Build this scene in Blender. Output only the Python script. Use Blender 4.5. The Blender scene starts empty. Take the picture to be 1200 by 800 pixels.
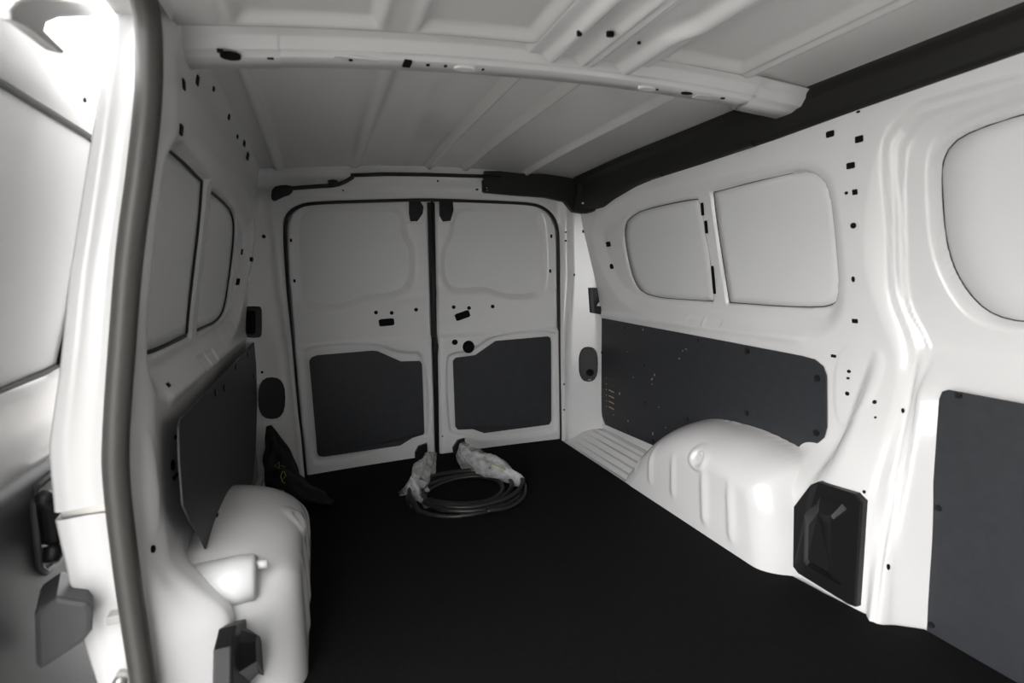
import bpy, bmesh, math, random
import numpy as np
from mathutils import Vector, Matrix

random.seed(7); np.random.seed(7)
S = bpy.context.scene
C = S.collection

# ------------------------------------------------------------------ camera
YAW, PIT, ROL, FPX = math.radians(19.54), math.radians(-7.22), math.radians(-1.89), 634.0
CAM = np.array([0.0, 0.0, 0.88])
A = np.array([math.sin(YAW) * math.cos(PIT), math.cos(YAW) * math.cos(PIT), math.sin(PIT)])
R0 = np.array([math.cos(YAW), -math.sin(YAW), 0.0])
U0 = np.cross(R0, A)
RV = R0 * math.cos(ROL) + U0 * math.sin(ROL)
UV = -R0 * math.sin(ROL) + U0 * math.cos(ROL)
cd = bpy.data.cameras.new('camera')
cd.sensor_width = 36.0
cd.lens = FPX * 36.0 / 1200.0
cd.clip_start = 0.02
cd.dof.use_dof = True
cd.dof.focus_distance = 2.3
cd.dof.aperture_fstop = 3.2
cam = bpy.data.objects.new('camera', cd)
C.objects.link(cam)
cam.matrix_world = Matrix(((RV[0], UV[0], -A[0], CAM[0]), (RV[1], UV[1], -A[1], CAM[1]),
                           (RV[2], UV[2], -A[2], CAM[2]), (0, 0, 0, 1)))
S.camera = cam

# ------------------------------------------------------------------ light
w = bpy.data.worlds.new('hall_daylight')
S.world = w
w.use_nodes = True
w.node_tree.nodes['Background'].inputs['Color'].default_value = (1.0, 1.0, 1.0, 1)
w.node_tree.nodes['Background'].inputs['Strength'].default_value = 2.6
sd_ = bpy.data.lights.new('soft_sun', 'SUN')
sd_.energy = 0.42
sd_.angle = math.radians(38)
sd_.color = (1.0, 0.965, 0.93)
sun = bpy.data.objects.new('soft_sun', sd_)
C.objects.link(sun)
sun.location = (-3, -1.5, 3)
sun.rotation_euler = Vector((1.0, 0.42, -0.42)).to_track_quat('-Z', 'Y').to_euler()
S.view_settings.view_transform = 'Standard'
S.view_settings.look = 'None'
S.view_settings.gamma = 1.0
S.view_settings.use_curve_mapping = False
S.view_settings.exposure = 1.55
S.cycles.use_denoising = True
S.cycles.max_bounces = 14
S.cycles.diffuse_bounces = 8

# ------------------------------------------------------------------ materials
def mat(name, col, rough=0.5, spec=0.5, coat=0.0, metal=0.0, noise=None, bump=None, alpha=None, sheen=0.0):
    m = bpy.data.materials.new(name)
    m.use_nodes = True
    nt = m.node_tree
    b = nt.nodes['Principled BSDF']
    b.inputs['Base Color'].default_value = (*col, 1)
    b.inputs['Roughness'].default_value = rough
    b.inputs['Specular IOR Level'].default_value = spec
    b.inputs['Coat Weight'].default_value = coat
    b.inputs['Coat Roughness'].default_value = 0.12
    b.inputs['Metallic'].default_value = metal
    b.inputs['Sheen Weight'].default_value = sheen
    tc = nt.nodes.new('ShaderNodeTexCoord')
    if noise:
        sc, amt = noise
        n = nt.nodes.new('ShaderNodeTexNoise'); n.inputs['Scale'].default_value = sc
        n.inputs['Detail'].default_value = 5
        r = nt.nodes.new('ShaderNodeValToRGB')
        r.color_ramp.elements[0].position = 0.3; r.color_ramp.elements[1].position = 0.7
        r.color_ramp.elements[0].color = tuple(c * (1 - amt) for c in col) + (1,)
        r.color_ramp.elements[1].color = tuple(min(1, c * (1 + amt)) for c in col) + (1,)
        nt.links.new(tc.outputs['Object'], n.inputs['Vector'])
        nt.links.new(n.outputs['Fac'], r.inputs['Fac'])
        nt.links.new(r.outputs['Color'], b.inputs['Base Color'])
    if bump:
        sc, st, ds = bump
        n = nt.nodes.new('ShaderNodeTexNoise'); n.inputs['Scale'].default_value = sc
        n.inputs['Detail'].default_value = 3
        bp = nt.nodes.new('ShaderNodeBump'); bp.inputs['Strength'].default_value = st
        bp.inputs['Distance'].default_value = ds
        nt.links.new(tc.outputs['Object'], n.inputs['Vector'])
        nt.links.new(n.outputs['Fac'], bp.inputs['Height'])
        nt.links.new(bp.outputs['Normal'], b.inputs['Normal'])
    if alpha is not None:
        b.inputs['Alpha'].default_value = alpha
    return m

M = {}
M['paint'] = mat('white_body_paint', (0.72, 0.713, 0.71), 0.24, 0.5, 0.5, noise=(6, 0.012))
M['pane'] = mat('white_skin_panel', (0.69, 0.69, 0.69), 0.38, 0.4, 0.1, noise=(5, 0.015))
M['roof'] = mat('roof_skin_paint', (0.66, 0.655, 0.645), 0.26, 0.5, 0.4, noise=(4, 0.02))
M['board'] = mat('charcoal_hardboard', (0.030, 0.0315, 0.0355), 0.5, 0.35, noise=(30, 0.10), bump=(350, 0.15, 0.001))
M['carpet'] = mat('black_carpet', (0.0034, 0.0033, 0.0034), 0.95, 0.15, noise=(140, 0.45), bump=(500, 0.6, 0.004))
M['plastic'] = mat('black_plastic', (0.007, 0.007, 0.0075), 0.45, 0.35, bump=(400, 0.12, 0.001))
M['rail'] = mat('black_rail_plastic', (0.013, 0.0125, 0.012), 0.55, 0.35, bump=(300, 0.1, 0.001))
M['rubber'] = mat('grey_rubber_seal', (0.055, 0.052, 0.048), 0.45, 0.45)
M['seal'] = mat('black_rubber_seal', (0.012, 0.012, 0.012), 0.55, 0.4)
M['hole'] = mat('dark_cavity', (0.006, 0.006, 0.006), 0.8, 0.1)
M['grey'] = mat('grey_door_trim', (0.045, 0.046, 0.048), 0.5, 0.4, noise=(60, 0.05), bump=(300, 0.12, 0.001))
M['greylight'] = mat('light_grey_plastic', (0.22, 0.22, 0.215), 0.5, 0.4, noise=(40, 0.04))
M['bracket'] = mat('grey_metal_bracket', (0.40, 0.39, 0.385), 0.4, 0.5, 0.1)
M['screw'] = mat('black_screw', (0.012, 0.012, 0.012), 0.35, 0.5)
M['chip'] = mat('bare_board_chip', (0.42, 0.35, 0.26), 0.8, 0.2)
M['cloth'] = mat('black_bag_fabric', (0.010, 0.010, 0.0105), 0.8, 0.25, noise=(60, 0.3), bump=(250, 0.4, 0.002))
M['print'] = mat('yellow_green_print', (0.32, 0.36, 0.10), 0.7, 0.2)
M['hose'] = mat('black_hose', (0.012, 0.0115, 0.011), 0.42, 0.4)
M['steel'] = mat('bare_steel', (0.5, 0.49, 0.47), 0.35, 0.5, 0, 0.8)
M['concrete'] = mat('pale_concrete', (0.34, 0.33, 0.31), 0.8, 0.3, noise=(8, 0.1))
M['tan'] = mat('tan_edge_strip', (0.33, 0.29, 0.21), 0.7, 0.2)
def film_mat():
    m = bpy.data.materials.new('clear_plastic_film'); m.use_nodes = True
    nt = m.node_tree; b = nt.nodes['Principled BSDF']
    b.inputs['Base Color'].default_value = (0.78, 0.78, 0.77, 1)
    b.inputs['Roughness'].default_value = 0.16
    b.inputs['Specular IOR Level'].default_value = 0.9
    tc = nt.nodes.new('ShaderNodeTexCoord')
    v = nt.nodes.new('ShaderNodeTexVoronoi'); v.inputs['Scale'].default_value = 60
    n = nt.nodes.new('ShaderNodeTexNoise'); n.inputs['Scale'].default_value = 32; n.inputs['Detail'].default_value = 3
    ad = nt.nodes.new('ShaderNodeMath'); ad.operation = 'ADD'
    bp = nt.nodes.new('ShaderNodeBump'); bp.inputs['Strength'].default_value = 1.0; bp.inputs['Distance'].default_value = 0.0028
    nt.links.new(tc.outputs['Object'], v.inputs['Vector']); nt.links.new(tc.outputs['Object'], n.inputs['Vector'])
    nt.links.new(v.outputs['Distance'], ad.inputs[0]); nt.links.new(n.outputs['Fac'], ad.inputs[1])
    nt.links.new(ad.outputs[0], bp.inputs['Height']); nt.links.new(bp.outputs['Normal'], b.inputs['Normal'])
    mr = nt.nodes.new('ShaderNodeMapRange')
    mr.inputs['From Min'].default_value = 0.3; mr.inputs['From Max'].default_value = 0.7
    mr.inputs['To Min'].default_value = 0.30; mr.inputs['To Max'].default_value = 0.62
    nt.links.new(n.outputs['Fac'], mr.inputs['Value']); nt.links.new(mr.outputs[0], b.inputs['Alpha'])
    return m
M['film'] = film_mat()

# ------------------------------------------------------------------ helpers
WLOC = {}
def finish(name, me, m, parent, smooth=True, centre=True):
    n = len(me.vertices)
    co = np.empty(n * 3); me.vertices.foreach_get('co', co); co = co.reshape(-1, 3)
    if centre:
        lo, hi = co.min(0), co.max(0)
        c = (lo + hi) / 2; c[2] = lo[2]
    else:
        c = np.zeros(3)
    me.vertices.foreach_set('co', (co - c).ravel())
    me.materials.append(M[m])
    me.polygons.foreach_set('use_smooth', np.full(len(me.polygons), smooth, dtype=bool))
    me.update()
    o = bpy.data.objects.new(name, me); C.objects.link(o)
    p = WLOC[parent.name] if parent else np.zeros(3)
    o.location = c - p
    if parent: o.parent = parent
    WLOC[o.name] = c
    return o

def mesh_obj(name, verts, faces, m, parent=None, smooth=False):
    me = bpy.data.meshes.new(name)
    me.from_pydata([tuple(map(float, v)) for v in verts], [], faces)
    return finish(name, me, m, parent, smooth)

def grid_obj(name, P, m, parent=None, mask=None, flip=False, closed_u=False):
    nu, nv = P.shape[:2]
    idx = np.arange(nu * nv).reshape(nu, nv)
    if closed_u: idx = np.vstack([idx, idx[:1]])
    a, b, c, d = idx[:-1, :-1], idx[1:, :-1], idx[1:, 1:], idx[:-1, 1:]
    q = np.stack([a, b, c, d], -1)
    if flip: q = q[..., ::-1]
    q = q.reshape(-1, 4)
    if mask is not None: q = q[mask.ravel()]
    used = np.unique(q); re = np.full(nu * nv, -1); re[used] = np.arange(len(used))
    V = P.reshape(-1, 3)[used]; q = re[q]
    me = bpy.data.meshes.new(name)
    me.vertices.add(len(V)); me.vertices.foreach_set('co', V.ravel())
    me.loops.add(q.size); me.loops.foreach_set('vertex_index', q.ravel().astype(np.int32))
    me.polygons.add(len(q)); me.polygons.foreach_set('loop_start', np.arange(0, q.size, 4, dtype=np.int32))
    me.update(calc_edges=True); me.validate()
    return finish(name, me, m, parent, True)

def prism(name, outline, depth, m, parent=None, bevel=0.0, smooth=False):
    """solid with a planar-ish outline (3D points) extruded along the vector depth"""
    n = len(outline); o = [np.array(p, float) for p in outline]; d = np.array(depth, float)
    bm = bmesh.new()
    f = [bm.verts.new(p) for p in o]; k = [bm.verts.new(p + d) for p in o]
    bm.faces.new(f); bm.faces.new(k[::-1])
    for i in range(n):
        j = (i + 1) % n
        bm.faces.new((f[j], f[i], k[i], k[j]))
    bmesh.ops.recalc_face_normals(bm, faces=bm.faces)
    if bevel > 0:
        es = [e for e in bm.edges if (e.verts[0] in f) == (e.verts[1] in f)]
        bmesh.ops.bevel(bm, geom=es, offset=bevel, segments=2, affect='EDGES', profile=0.6)
    me = bpy.data.meshes.new(name); bm.to_mesh(me); bm.free()
    return finish(name, me, m, parent, smooth)

def tube(name, path, r, m, parent=None, n=10, closed=False, flat=1.0, up=None):
    P = np.array(path, float); k = len(P)
    T = np.gradient(P, axis=0)
    if closed: T = (np.roll(P, -1, 0) - np.roll(P, 1, 0))
    T /= np.linalg.norm(T, axis=1)[:, None] + 1e-12
    ref = np.array(up if up is not None else (0.13, 0.27, 0.95)); rr = np.broadcast_to(np.asarray(r, float), (k,))
    G = np.zeros((k, n, 3))
    for i in range(k):
        a = np.cross(T[i], ref); a /= np.linalg.norm(a) + 1e-9; b = np.cross(a, T[i])
        for j in range(n):
            t = 2 * math.pi * j / n
            G[i, j] = P[i] + rr[i] * (math.cos(t) * a + math.sin(t) * b * flat)
    verts = list(G.reshape(-1, 3)); faces = []
    kk = k if closed else k - 1
    for i in range(kk):
        for j in range(n):
            a, b = i * n + j, i * n + (j + 1) % n
            c, d = ((i + 1) % k) * n + (j + 1) % n, ((i + 1) % k) * n + j
            faces.append((a, b, c, d))
    if not closed:
        faces.append(tuple(range(n))[::-1]); faces.append(tuple(range((k - 1) * n, k * n)))
    return mesh_obj(name, verts, faces, m, parent, True)

def box(name, lo, hi, m, parent=None, bevel=0.003):
    (x0, y0, z0), (x1, y1, z1) = lo, hi
    return prism(name, [(x0, y0, z0), (x1, y0, z0), (x1, y1, z0), (x0, y1, z0)], (0, 0, z1 - z0), m, parent, bevel)

def root(name, loc):
    o = bpy.data.objects.new(name, None); C.objects.link(o); o.empty_display_size = 0.05
    o.location = loc; WLOC[o.name] = np.array(loc, float); return o

def tag(o, label, cat, kind=None, group=None):
    o['label'] = label; o['category'] = cat
    if kind: o['kind'] = kind
    if group: o['group'] = group
    return o

def spline(pts, n=8, closed=False):
    """Catmull-Rom through pts"""
    P = np.array(pts, float); k = len(P); out = []
    rng = range(k) if closed else range(k - 1)
    for i in rng:
        p0 = P[(i - 1) % k] if closed or i > 0 else 2 * P[0] - P[1]
        p1, p2 = P[i], P[(i + 1) % k]
        p3 = P[(i + 2) % k] if closed or i + 2 < k else 2 * P[-1] - P[-2]
        for t in np.linspace(0, 1, n, endpoint=False):
            out.append(0.5 * ((2 * p1) + (p2 - p0) * t + (2 * p0 - 5 * p1 + 4 * p2 - p3) * t * t + (3 * p1 - p0 - 3 * p2 + p3) * t ** 3))
    if not closed: out.append(P[-1])
    return np.array(out)

def chaikin(pts, it=2):
    P = np.array(pts, float)
    for _ in range(it):
        Q = np.roll(P, -1, 0)
        P = np.stack([0.75 * P + 0.25 * Q, 0.25 * P + 0.75 * Q], 1).reshape(-1, P.shape[1])
    return P

def sdp(U, V, poly):
    """signed distance to polygon, negative inside"""
    U = np.asarray(U, float); V = np.asarray(V, float)
    d = np.full(U.shape, 1e9); s = np.zeros(U.shape, bool)
    k = len(poly)
    for i in range(k):
        ax, ay = poly[i]; bx, by = poly[(i + 1) % k]
        ex, ey = bx - ax, by - ay
        wx, wy = U - ax, V - ay
        t = np.clip((wx * ex + wy * ey) / (ex * ex + ey * ey + 1e-12), 0, 1)
        d = np.minimum(d, (wx - ex * t) ** 2 + (wy - ey * t) ** 2)
        c = (ay > V) != (by > V)
        with np.errstate(divide='ignore', invalid='ignore'):
            xi = ex * (V - ay) / (ey if abs(ey) > 1e-12 else 1e-12) + ax
        s ^= c & (U < xi)
    return np.where(s, -1, 1) * np.sqrt(d)

def sdl(U, V, line):
    """unsigned distance to polyline"""
    d = np.full(np.shape(U), 1e9)
    for (ax, ay), (bx, by) in zip(line[:-1], line[1:]):
        ex, ey = bx - ax, by - ay
        wx, wy = U - ax, V - ay
        t = np.clip((wx * ex + wy * ey) / (ex * ex + ey * ey + 1e-12), 0, 1)
        d = np.minimum(d, (wx - ex * t) ** 2 + (wy - ey * t) ** 2)
    return np.sqrt(d)

def sm(t):
    t = np.clip(t, 0, 1); return t * t * (3 - 2 * t)

def ray(x, y): return A + RV * (x - 600) / FPX - UV * (y - 400) / FPX
def at(x, y, ax, val):
    d = ray(x, y); return CAM + d * (val - CAM[ax]) / d[ax]
def hit(x, y, ax, f, start, it=14):
    """pixel -> surface whose coordinate ax is f(other two)"""
    o = [i for i in range(3) if i != ax]; v = start
    for _ in range(it):
        p = at(x, y, ax, v)
        v = 0.5 * v + 0.5 * float(f(np.array(p[o[0]]), np.array(p[o[1]])))
    return at(x, y, ax, v)

# ------------------------------------------------------------------ body-side base surface
MID = 0.5325                       # centre plane of the van
def XB(z):
    z = np.asarray(z, float)
    return 1.362 - 0.098 * sm((z - 0.55) / 0.75) * 1.0 - 0.02 * sm((z - 1.26) / 0.1)
def ramp(t, r=0.18):
    """linear ramp with slightly rounded ends"""
    t = np.clip(t, 0, 1); return (1 - r) * t + r * sm(t)
def foot(y, z, k=1.0):
    z = np.asarray(z, float); y = np.asarray(y, float)
    a = ramp((y - 0.795) / 0.095) * (1 - sm((y - 1.15) / 0.10))
    z0 = 0.30 - 0.08 * sm((y - 0.98) / 0.12); z1 = 0.68 - 0.30 * sm((y - 0.98) / 0.12)
    return k * 0.128 * a * (1 - sm((z - z0) / (z1 - z0))) + 0.012 * (1 - sm((y - 0.8) / 0.1)) * (1 - sm((z - 0.2) / 0.3))
def yz(pts, off=0.0):
    out = []
    for x, y in pts:
        p = hit(x, y, 0, lambda Y, Z: XB(Z) + off, 1.34); out.append((p[1], p[2]))
    return np.array(out)

def zz(pts, ox, oy, k): return [(ox + x * k, oy + y * k) for x, y in pts]
DISH = chaikin(yz(zz([(62, 190), (120, 130), (200, 92), (380, 55), (600, 8), (690, 28), (722, 100), (742, 330), (735, 430), (690, 485), (600, 490), (430, 462), (170, 418), (105, 330)], 660, 180, .45), 0.0), 2)
PANE_R = chaikin(yz(zz([(150, 180), (168, 160), (200, 142), (335, 112), (350, 120), (392, 388), (370, 388), (205, 376), (170, 330), (150, 230)], 660, 180, .45), 0.02), 2)
PANE_F = chaikin(yz(zz([(376, 98), (380, 96), (600, 38), (660, 45), (700, 95), (722, 340), (708, 395), (640, 408), (422, 392), (418, 390)], 660, 180, .45), 0.02), 2)
BAY1 = yz([(1200, 84), (1110, 108), (1068, 122), (1042, 150), (1031, 180), (1032, 260), (1036, 340), (1057, 400), (1069, 460), (1071, 560), (1064, 740)], 0.0)
BAY2 = yz([(1200, 98), (1116, 121), (1078, 134), (1054, 160), (1046, 185), (1046, 260), (1051, 350), (1075, 405), (1083, 460), (1085, 560), (1078, 750)], 0.01)
CREASE = yz([(1042, 140), (1026, 180), (1014, 240), (1011, 290), (1018, 335), (1036, 385), (1052, 425), (1061, 480), (1061, 560), (1050, 640), (1040, 725)], 0.0)
BAY1, BAY2, CREASE = spline(BAY1, 4), spline(BAY2, 4), spline(CREASE, 4)
def close_front(c): return np.vstack([c, [(-0.9, c[-1][1]), (-0.9, c[0][1] + 0.02)]])
BAY1P, BAY2P = close_front(BAY1), close_front(BAY2)
CREASEP = close_front(CREASE)
DISH2 = np.vstack([yz([(1200, 105), (1150, 124), (1112, 138), (1084, 165), (1078, 205), (1084, 300), (1112, 358), (1148, 384), (1200, 391)], 0.03), [(0.3, 0.715), (-0.30, 0.71), (-0.38, 0.8), (-0.38, 1.1), (-0.30, 1.2), (0.2, 1.2)]])
PANE2 = np.vstack([yz([(1200, 125), (1128, 149), (1101, 166), (1090, 190), (1090, 215), (1096, 296), (1120, 345), (1152, 374), (1200, 383)], 0.05), [(0.3, 0.735), (-0.27, 0.735), (-0.34, 0.82), (-0.34, 1.08), (-0.27, 1.17), (0.2, 1.175)]])
DISH2, PANE2 = chaikin(chaikin(DISH2, 1), 1), chaikin(chaikin(PANE2, 1), 1)
# lower patch panel with rounded outline on the pillar
PATCH = chaikin(yz([(975, 402), (1030, 404), (1042, 420), (1040, 470), (1018, 495), (975, 505)], 0), 2)

def body_offset(y, z, left=False):
    """stamped relief, + is outwards"""
    o = 0.030 * sm(-sdp(y, z, DISH) / 0.075)
    o = o + 0.028 * sm(-sdp(y, z, PANE_R) / 0.006) + 0.028 * sm(-sdp(y, z, PANE_F) / 0.006)
    o = o - 0.003 * sm(-sdp(y, z, PATCH) / 0.012)
    if not left:
        o = o + 0.020 * ramp(-sdp(y, z, CREASEP) / 0.055)
        o = o + 0.012 * ramp(-sdp(y, z, BAY1P) / 0.010, 0.6)
        o = o + 0.012 * ramp(-sdp(y, z, BAY2P) / 0.010, 0.6)
        o = o + 0.020 * sm(-sdp(y, z, DISH2) / 0.018) + 0.028 * sm(-sdp(y, z, PANE2) / 0.006)
    if not left:
        o = o - 0.074 * sm((-sdp(y, z, CREASEP) - 0.02) / 0.05) * (1 - sm((z - 0.545) / 0.13))
    # belt swage above the boards and small stampings
    o = o - 0.006 * np.exp(-((z - 0.655) / 0.014) ** 2) * sm((y - 1.2) / 0.05)
    for yc in (1.72, 1.62):
        o = o + 0.004 * sm((0.05 - np.abs(y - yc)) / 0.01) * sm((0.02 - np.abs(z - 0.672)) / 0.006)
    o = o - 0.05 * sm((y - 2.32) / 0.22) * (1 - sm((z - 0.3) / 0.5)) * 0.2
    return o
def right_x(y, z): return XB(z) + body_offset(y, z) - foot(y, z)
LK = 0.72
def left_x(y, z):
    base = XB(z) + body_offset(y, z, True) - foot(y, z, LK)
    # the pillar folds outwards to the door opening
    seal_x = np.interp(z, [0, 0.184, 0.315, 0.425, 0.561, 0.648, 0.789, 0.927, 1.062, 1.169, 1.247, 1.4],
                       [0.333, 0.333, 0.335, 0.336, 0.334, 0.325, 0.302, 0.278, 0.249, 0.232, 0.222, 0.205]) - 0.012
    t = sm((1.125 - y) / 0.085)
    return (2 * MID - base) * (1 - t) + (-seal_x) * t

# ------------------------------------------------------------------ setting: floor
floor = tag(box('floor', (-0.5, -0.75, -0.05), (1.5, 2.66, -0.012), 'paint', None, 0), 'white painted steel floor pan showing beside the black carpet', 'floor', 'structure')

ground = tag(box('ground', (-12, -12, -0.75), (12, 14, -0.60), 'concrete', None, 0), 'pale grey concrete ground outside the van', 'ground', 'structure')
front_light_block = tag(box('front_light_block', (-0.42, -0.80, -0.05), (1.46, -0.76, 1.40), 'board', None, 0), 'charcoal bulkhead added out of view to keep light out at the front', 'wall', 'structure')  # unseen bulkhead, added so light enters mainly through the side opening

# ------------------------------------------------------------------ right wall
def wall_grid(name, y0, y1, z0, z1, st, f, m, parent=None, flip=False):
    ys = np.linspace(y0, y1, int((y1 - y0) / st) + 1); zs = np.linspace(z0, z1, int((z1 - z0) / st) + 1)
    Y, Z = np.meshgrid(ys, zs, indexing='ij')
    return grid_obj(name, np.stack([f(Y, Z), Y, Z], -1), m, parent, None, flip)
wall_right = tag(wall_grid('wall_right', -0.75, 2.50, -0.03, 1.37, 0.0055, right_x, 'paint', None, True),
                 'white stamped metal side wall with blanked windows on the right', 'wall', 'structure')
wall_left = tag(wall_grid('wall_left', 1.04, 2.50, -0.03, 1.37, 0.0055, left_x, 'paint'),
                'white stamped metal side wall behind the side door opening, on the left', 'wall', 'structure')

def inset(poly, d):
    P = np.array(poly); n = len(P); out = []
    c = P.mean(0)
    area = 0.5 * np.sum(P[:, 0] * np.roll(P[:, 1], -1) - np.roll(P[:, 0], -1) * P[:, 1]); s = 1 if area > 0 else -1
    for i in range(n):
        t = P[(i + 1) % n] - P[i - 1]; t = t / (np.linalg.norm(t) + 1e-9)
        out.append(P[i] + s * d * np.array([-t[1], t[0]]))
    return np.array(out)

def resample(poly, n):
    P = np.vstack([poly, poly[:1]]); L = np.r_[0, np.cumsum(np.linalg.norm(np.diff(P, axis=0), axis=1))]
    t = np.linspace(0, L[-1], n, endpoint=False)
    return np.column_stack([np.interp(t, L, P[:, 0]), np.interp(t, L, P[:, 1])])
def pane_slab(name, poly, off, side, parent):
    """slightly bowed skin panel following the side's lean"""
    P = resample(poly, 90)
    P = inset(P, 0.0045)
    ys = np.linspace(P[:, 0].min(), P[:, 0].max(), 2)
    sg = 1 if side > 0 else -1
    def X(y, z):
        x = XB(z) + off
        return x if side > 0 else 2 * MID - x
    pts = [(float(X(y, z)), y, z) for y, z in P]
    # fan of rings so the panel follows the curved lean
    c = P.mean(0); verts = []; faces = []; n = len(P); rings = 7
    for k in range(rings):
        t = 1 - k / rings
        for y, z in P:
            yy, z2 = c[0] + (y - c[0]) * t, c[1] + (z - c[1]) * t
            verts.append((float(X(yy, z2)), yy, z2))
    verts.append((float(X(*c)), c[0], c[1])); ci = len(verts) - 1
    for k in range(rings - 1):
        for i in range(n):
            j = (i + 1) % n
            faces.append((k * n + i, k * n + j, (k + 1) * n + j, (k + 1) * n + i))
    for i in range(n): faces.append(((rings - 1) * n + i, (rings - 1) * n + (i + 1) % n, ci))
    b0 = len(verts)
    for y, z in P: verts.append((float(X(y, z)) + sg * 0.004, y, z))
    for i in range(n):
        j = (i + 1) % n; faces.append((i, b0 + i, b0 + j, j))
    faces.append(tuple(range(b0, b0 + n)))
    o = mesh_obj(name, verts, faces, 'pane', parent, False)
    gk = resample(poly, 120)
    rg = 0.0015 if side > 0 else 0.005
    tube('window_seam', [(float(X(y, z)) - sg * 0.0004, y, z) for y, z in inset(gk, 0.005)], rg, 'seal', parent, 6, closed=True)  # black tube stands in for the shade in the seam around the panel
    for p in o.data.polygons:
        if p.index < (rings - 1) * n + n: p.use_smooth = True
    return o
for P, off in ((PANE_R, 0.040), (PANE_F, 0.040), (PANE2, 0.082)):
    pane_slab('window_panel', P, off, 1, wall_right)
for P, off in ((PANE_R, 0.042), (PANE_F, 0.042)):
    pane_slab('window_panel', P, off, -1, wall_left)

# ------------------------------------------------------------------ hole / screw pieces (shared meshes)
def unit_disc(n=14):
    v, f = [], []
    for z in (-0.5, 0.5):
        for i in range(n):
            a = 2 * math.pi * i / n; v.append((0.5 * math.cos(a), 0.5 * math.sin(a), z))
    f.append(tuple(range(n))[::-1]); f.append(tuple(range(n, 2 * n)))
    for i in range(n): f.append((i, (i + 1) % n, n + (i + 1) % n, n + i))
    return v, f
def unit_rect():
    pts = chaikin([(-.5, -.5), (.5, -.5), (.5, .5), (-.5, .5)], 0)
    o = []
    for (x, y) in pts:
        sx, sy = np.sign(x), np.sign(y)
        c = [(x, y - .12 * sy), (x - .12 * sx, y)]
        if sx * sy > 0: pass
        else: c = c[::-1]
        o += c
    k = len(o); v = [(x, y, -.5) for x, y in o] + [(x, y, .5) for x, y in o]
    f = [tuple(range(k))[::-1], tuple(range(k, 2 * k))] + [(i, (i + 1) % k, k + (i + 1) % k, k + i) for i in range(k)]
    return v, f
SH = {}
def shared(kind, m):
    key = (kind, m)
    if key not in SH:
        me = bpy.data.meshes.new(kind + '_' + m)
        v, f = unit_disc() if kind == 'disc' else unit_rect()
        me.from_pydata(v, [], f); me.materials.append(M[m]); SH[key] = me
    return SH[key]
def piece(name, P, nrm, wdt, hgt, thk, kind, m, parent, upv=(0, 0, 1), rot=0.0):
    """thin piece on a surface: P point, nrm outward normal, wdt across, hgt along upv"""
    n = np.array(nrm, float); n /= np.linalg.norm(n)
    u = np.array(upv, float); u -= n * (u @ n); u /= np.linalg.norm(u); s = np.cross(u, n)
    if rot:
        c, t = math.cos(rot), math.sin(rot); s, u = s * c + u * t, u * c - s * t
    o = bpy.data.objects.new(name, shared(kind, m)); C.objects.link(o)
    pp = WLOC[parent.name]; o.parent = parent
    loc = np.array(P) - pp
    Mx = Matrix(((s[0] * wdt, u[0] * hgt, n[0] * thk, loc[0]), (s[1] * wdt, u[1] * hgt, n[1] * thk, loc[1]),
                 (s[2] * wdt, u[2] * hgt, n[2] * thk, loc[2]), (0, 0, 0, 1)))
    o.matrix_basis = Mx
    return o
def nrm_of(f, ax, p, sgn):
    o = [i for i in range(3) if i != ax]; e = 0.004
    g = []
    for i in range(2):
        a = [np.array(p[o[0]]), np.array(p[o[1]])]; b = list(a)
        a[i] = a[i] + e; b[i] = b[i] - e
        g.append((float(f(*a)) - float(f(*b))) / (2 * e))
    n = np.zeros(3); n[ax] = 1; n[o[0]] = -g[0]; n[o[1]] = -g[1]
    return sgn * n / np.linalg.norm(n)
def px_size(p, n, wpx, hpx, upv=(0, 0, 1)):
    """size on the surface that spans wpx by hpx in the photo"""
    d = np.array(p) - CAM; dep = d @ A; v = d / np.linalg.norm(d); k = dep / FPX
    s = np.cross(np.array(upv, float), n); s /= np.linalg.norm(s)
    u = np.cross(n, s)
    def proj(v3):
        q = np.array(p) + v3 * 0.01 - CAM; q0 = d
        a = np.array([q @ RV / (q @ A), q @ UV / (q @ A)]) - np.array([q0 @ RV / (q0 @ A), q0 @ UV / (q0 @ A)])
        return np.linalg.norm(a) * FPX / 0.01
    return wpx / proj(s), hpx / proj(u)
def wall_piece(name, x, y, wpx, hpx, kind, m, f, ax, start, sgn, parent, thk=0.003, rot=0.0, lift=0.0):
    p = hit(x, y, ax, f, start); n = nrm_of(f, ax, p, sgn)
    w_, h_ = px_size(p, n, wpx, hpx)
    return piece(name, p + n * lift, n, w_, h_, thk, kind, m, parent, rot=rot)

for x, y, a, b, k in [(973, 157, 10, 7.5, 'rect'), (1007, 163, 10, 8, 'rect'), (997, 194, 10, 7.5, 'rect'), (1002, 225, 6, 6.5, 'rect'),
                      (1002, 376, 7, 5, 'rect'), (977, 417, 6, 3.5, 'rect'), (992, 226, 4, 4, 'disc'), (1000, 327, 4, 7, 'disc'),
                      (995, 435, 4.5, 4, 'disc'), (994, 443, 4, 3, 'disc'), (993, 461, 5, 5, 'disc'), (1025, 471, 5, 5, 'disc'),
                      (1026, 489, 3, 3, 'disc'), (1013, 576, 4, 4, 'disc'), (1058, 481, 4, 6, 'disc'), (1041, 664, 4, 7, 'disc'),
                      (713, 286, 5, 6, 'rect'), (717, 312, 4.5, 6, 'rect'), (1006, 131, 5, 3, 'disc')]:
    wall_piece('fixing_hole', x, y, a, b, k, 'hole', right_x, 0, 1.33, -1, wall_right)
wall_piece('hole_collar', 1000, 264, 14, 13, 'disc', 'paint', right_x, 0, 1.3, -1, wall_right, 0.005)
wall_piece('fixing_hole', 1001, 264, 7, 7, 'disc', 'hole', right_x, 0, 1.3, -1, wall_right, 0.008)
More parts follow.
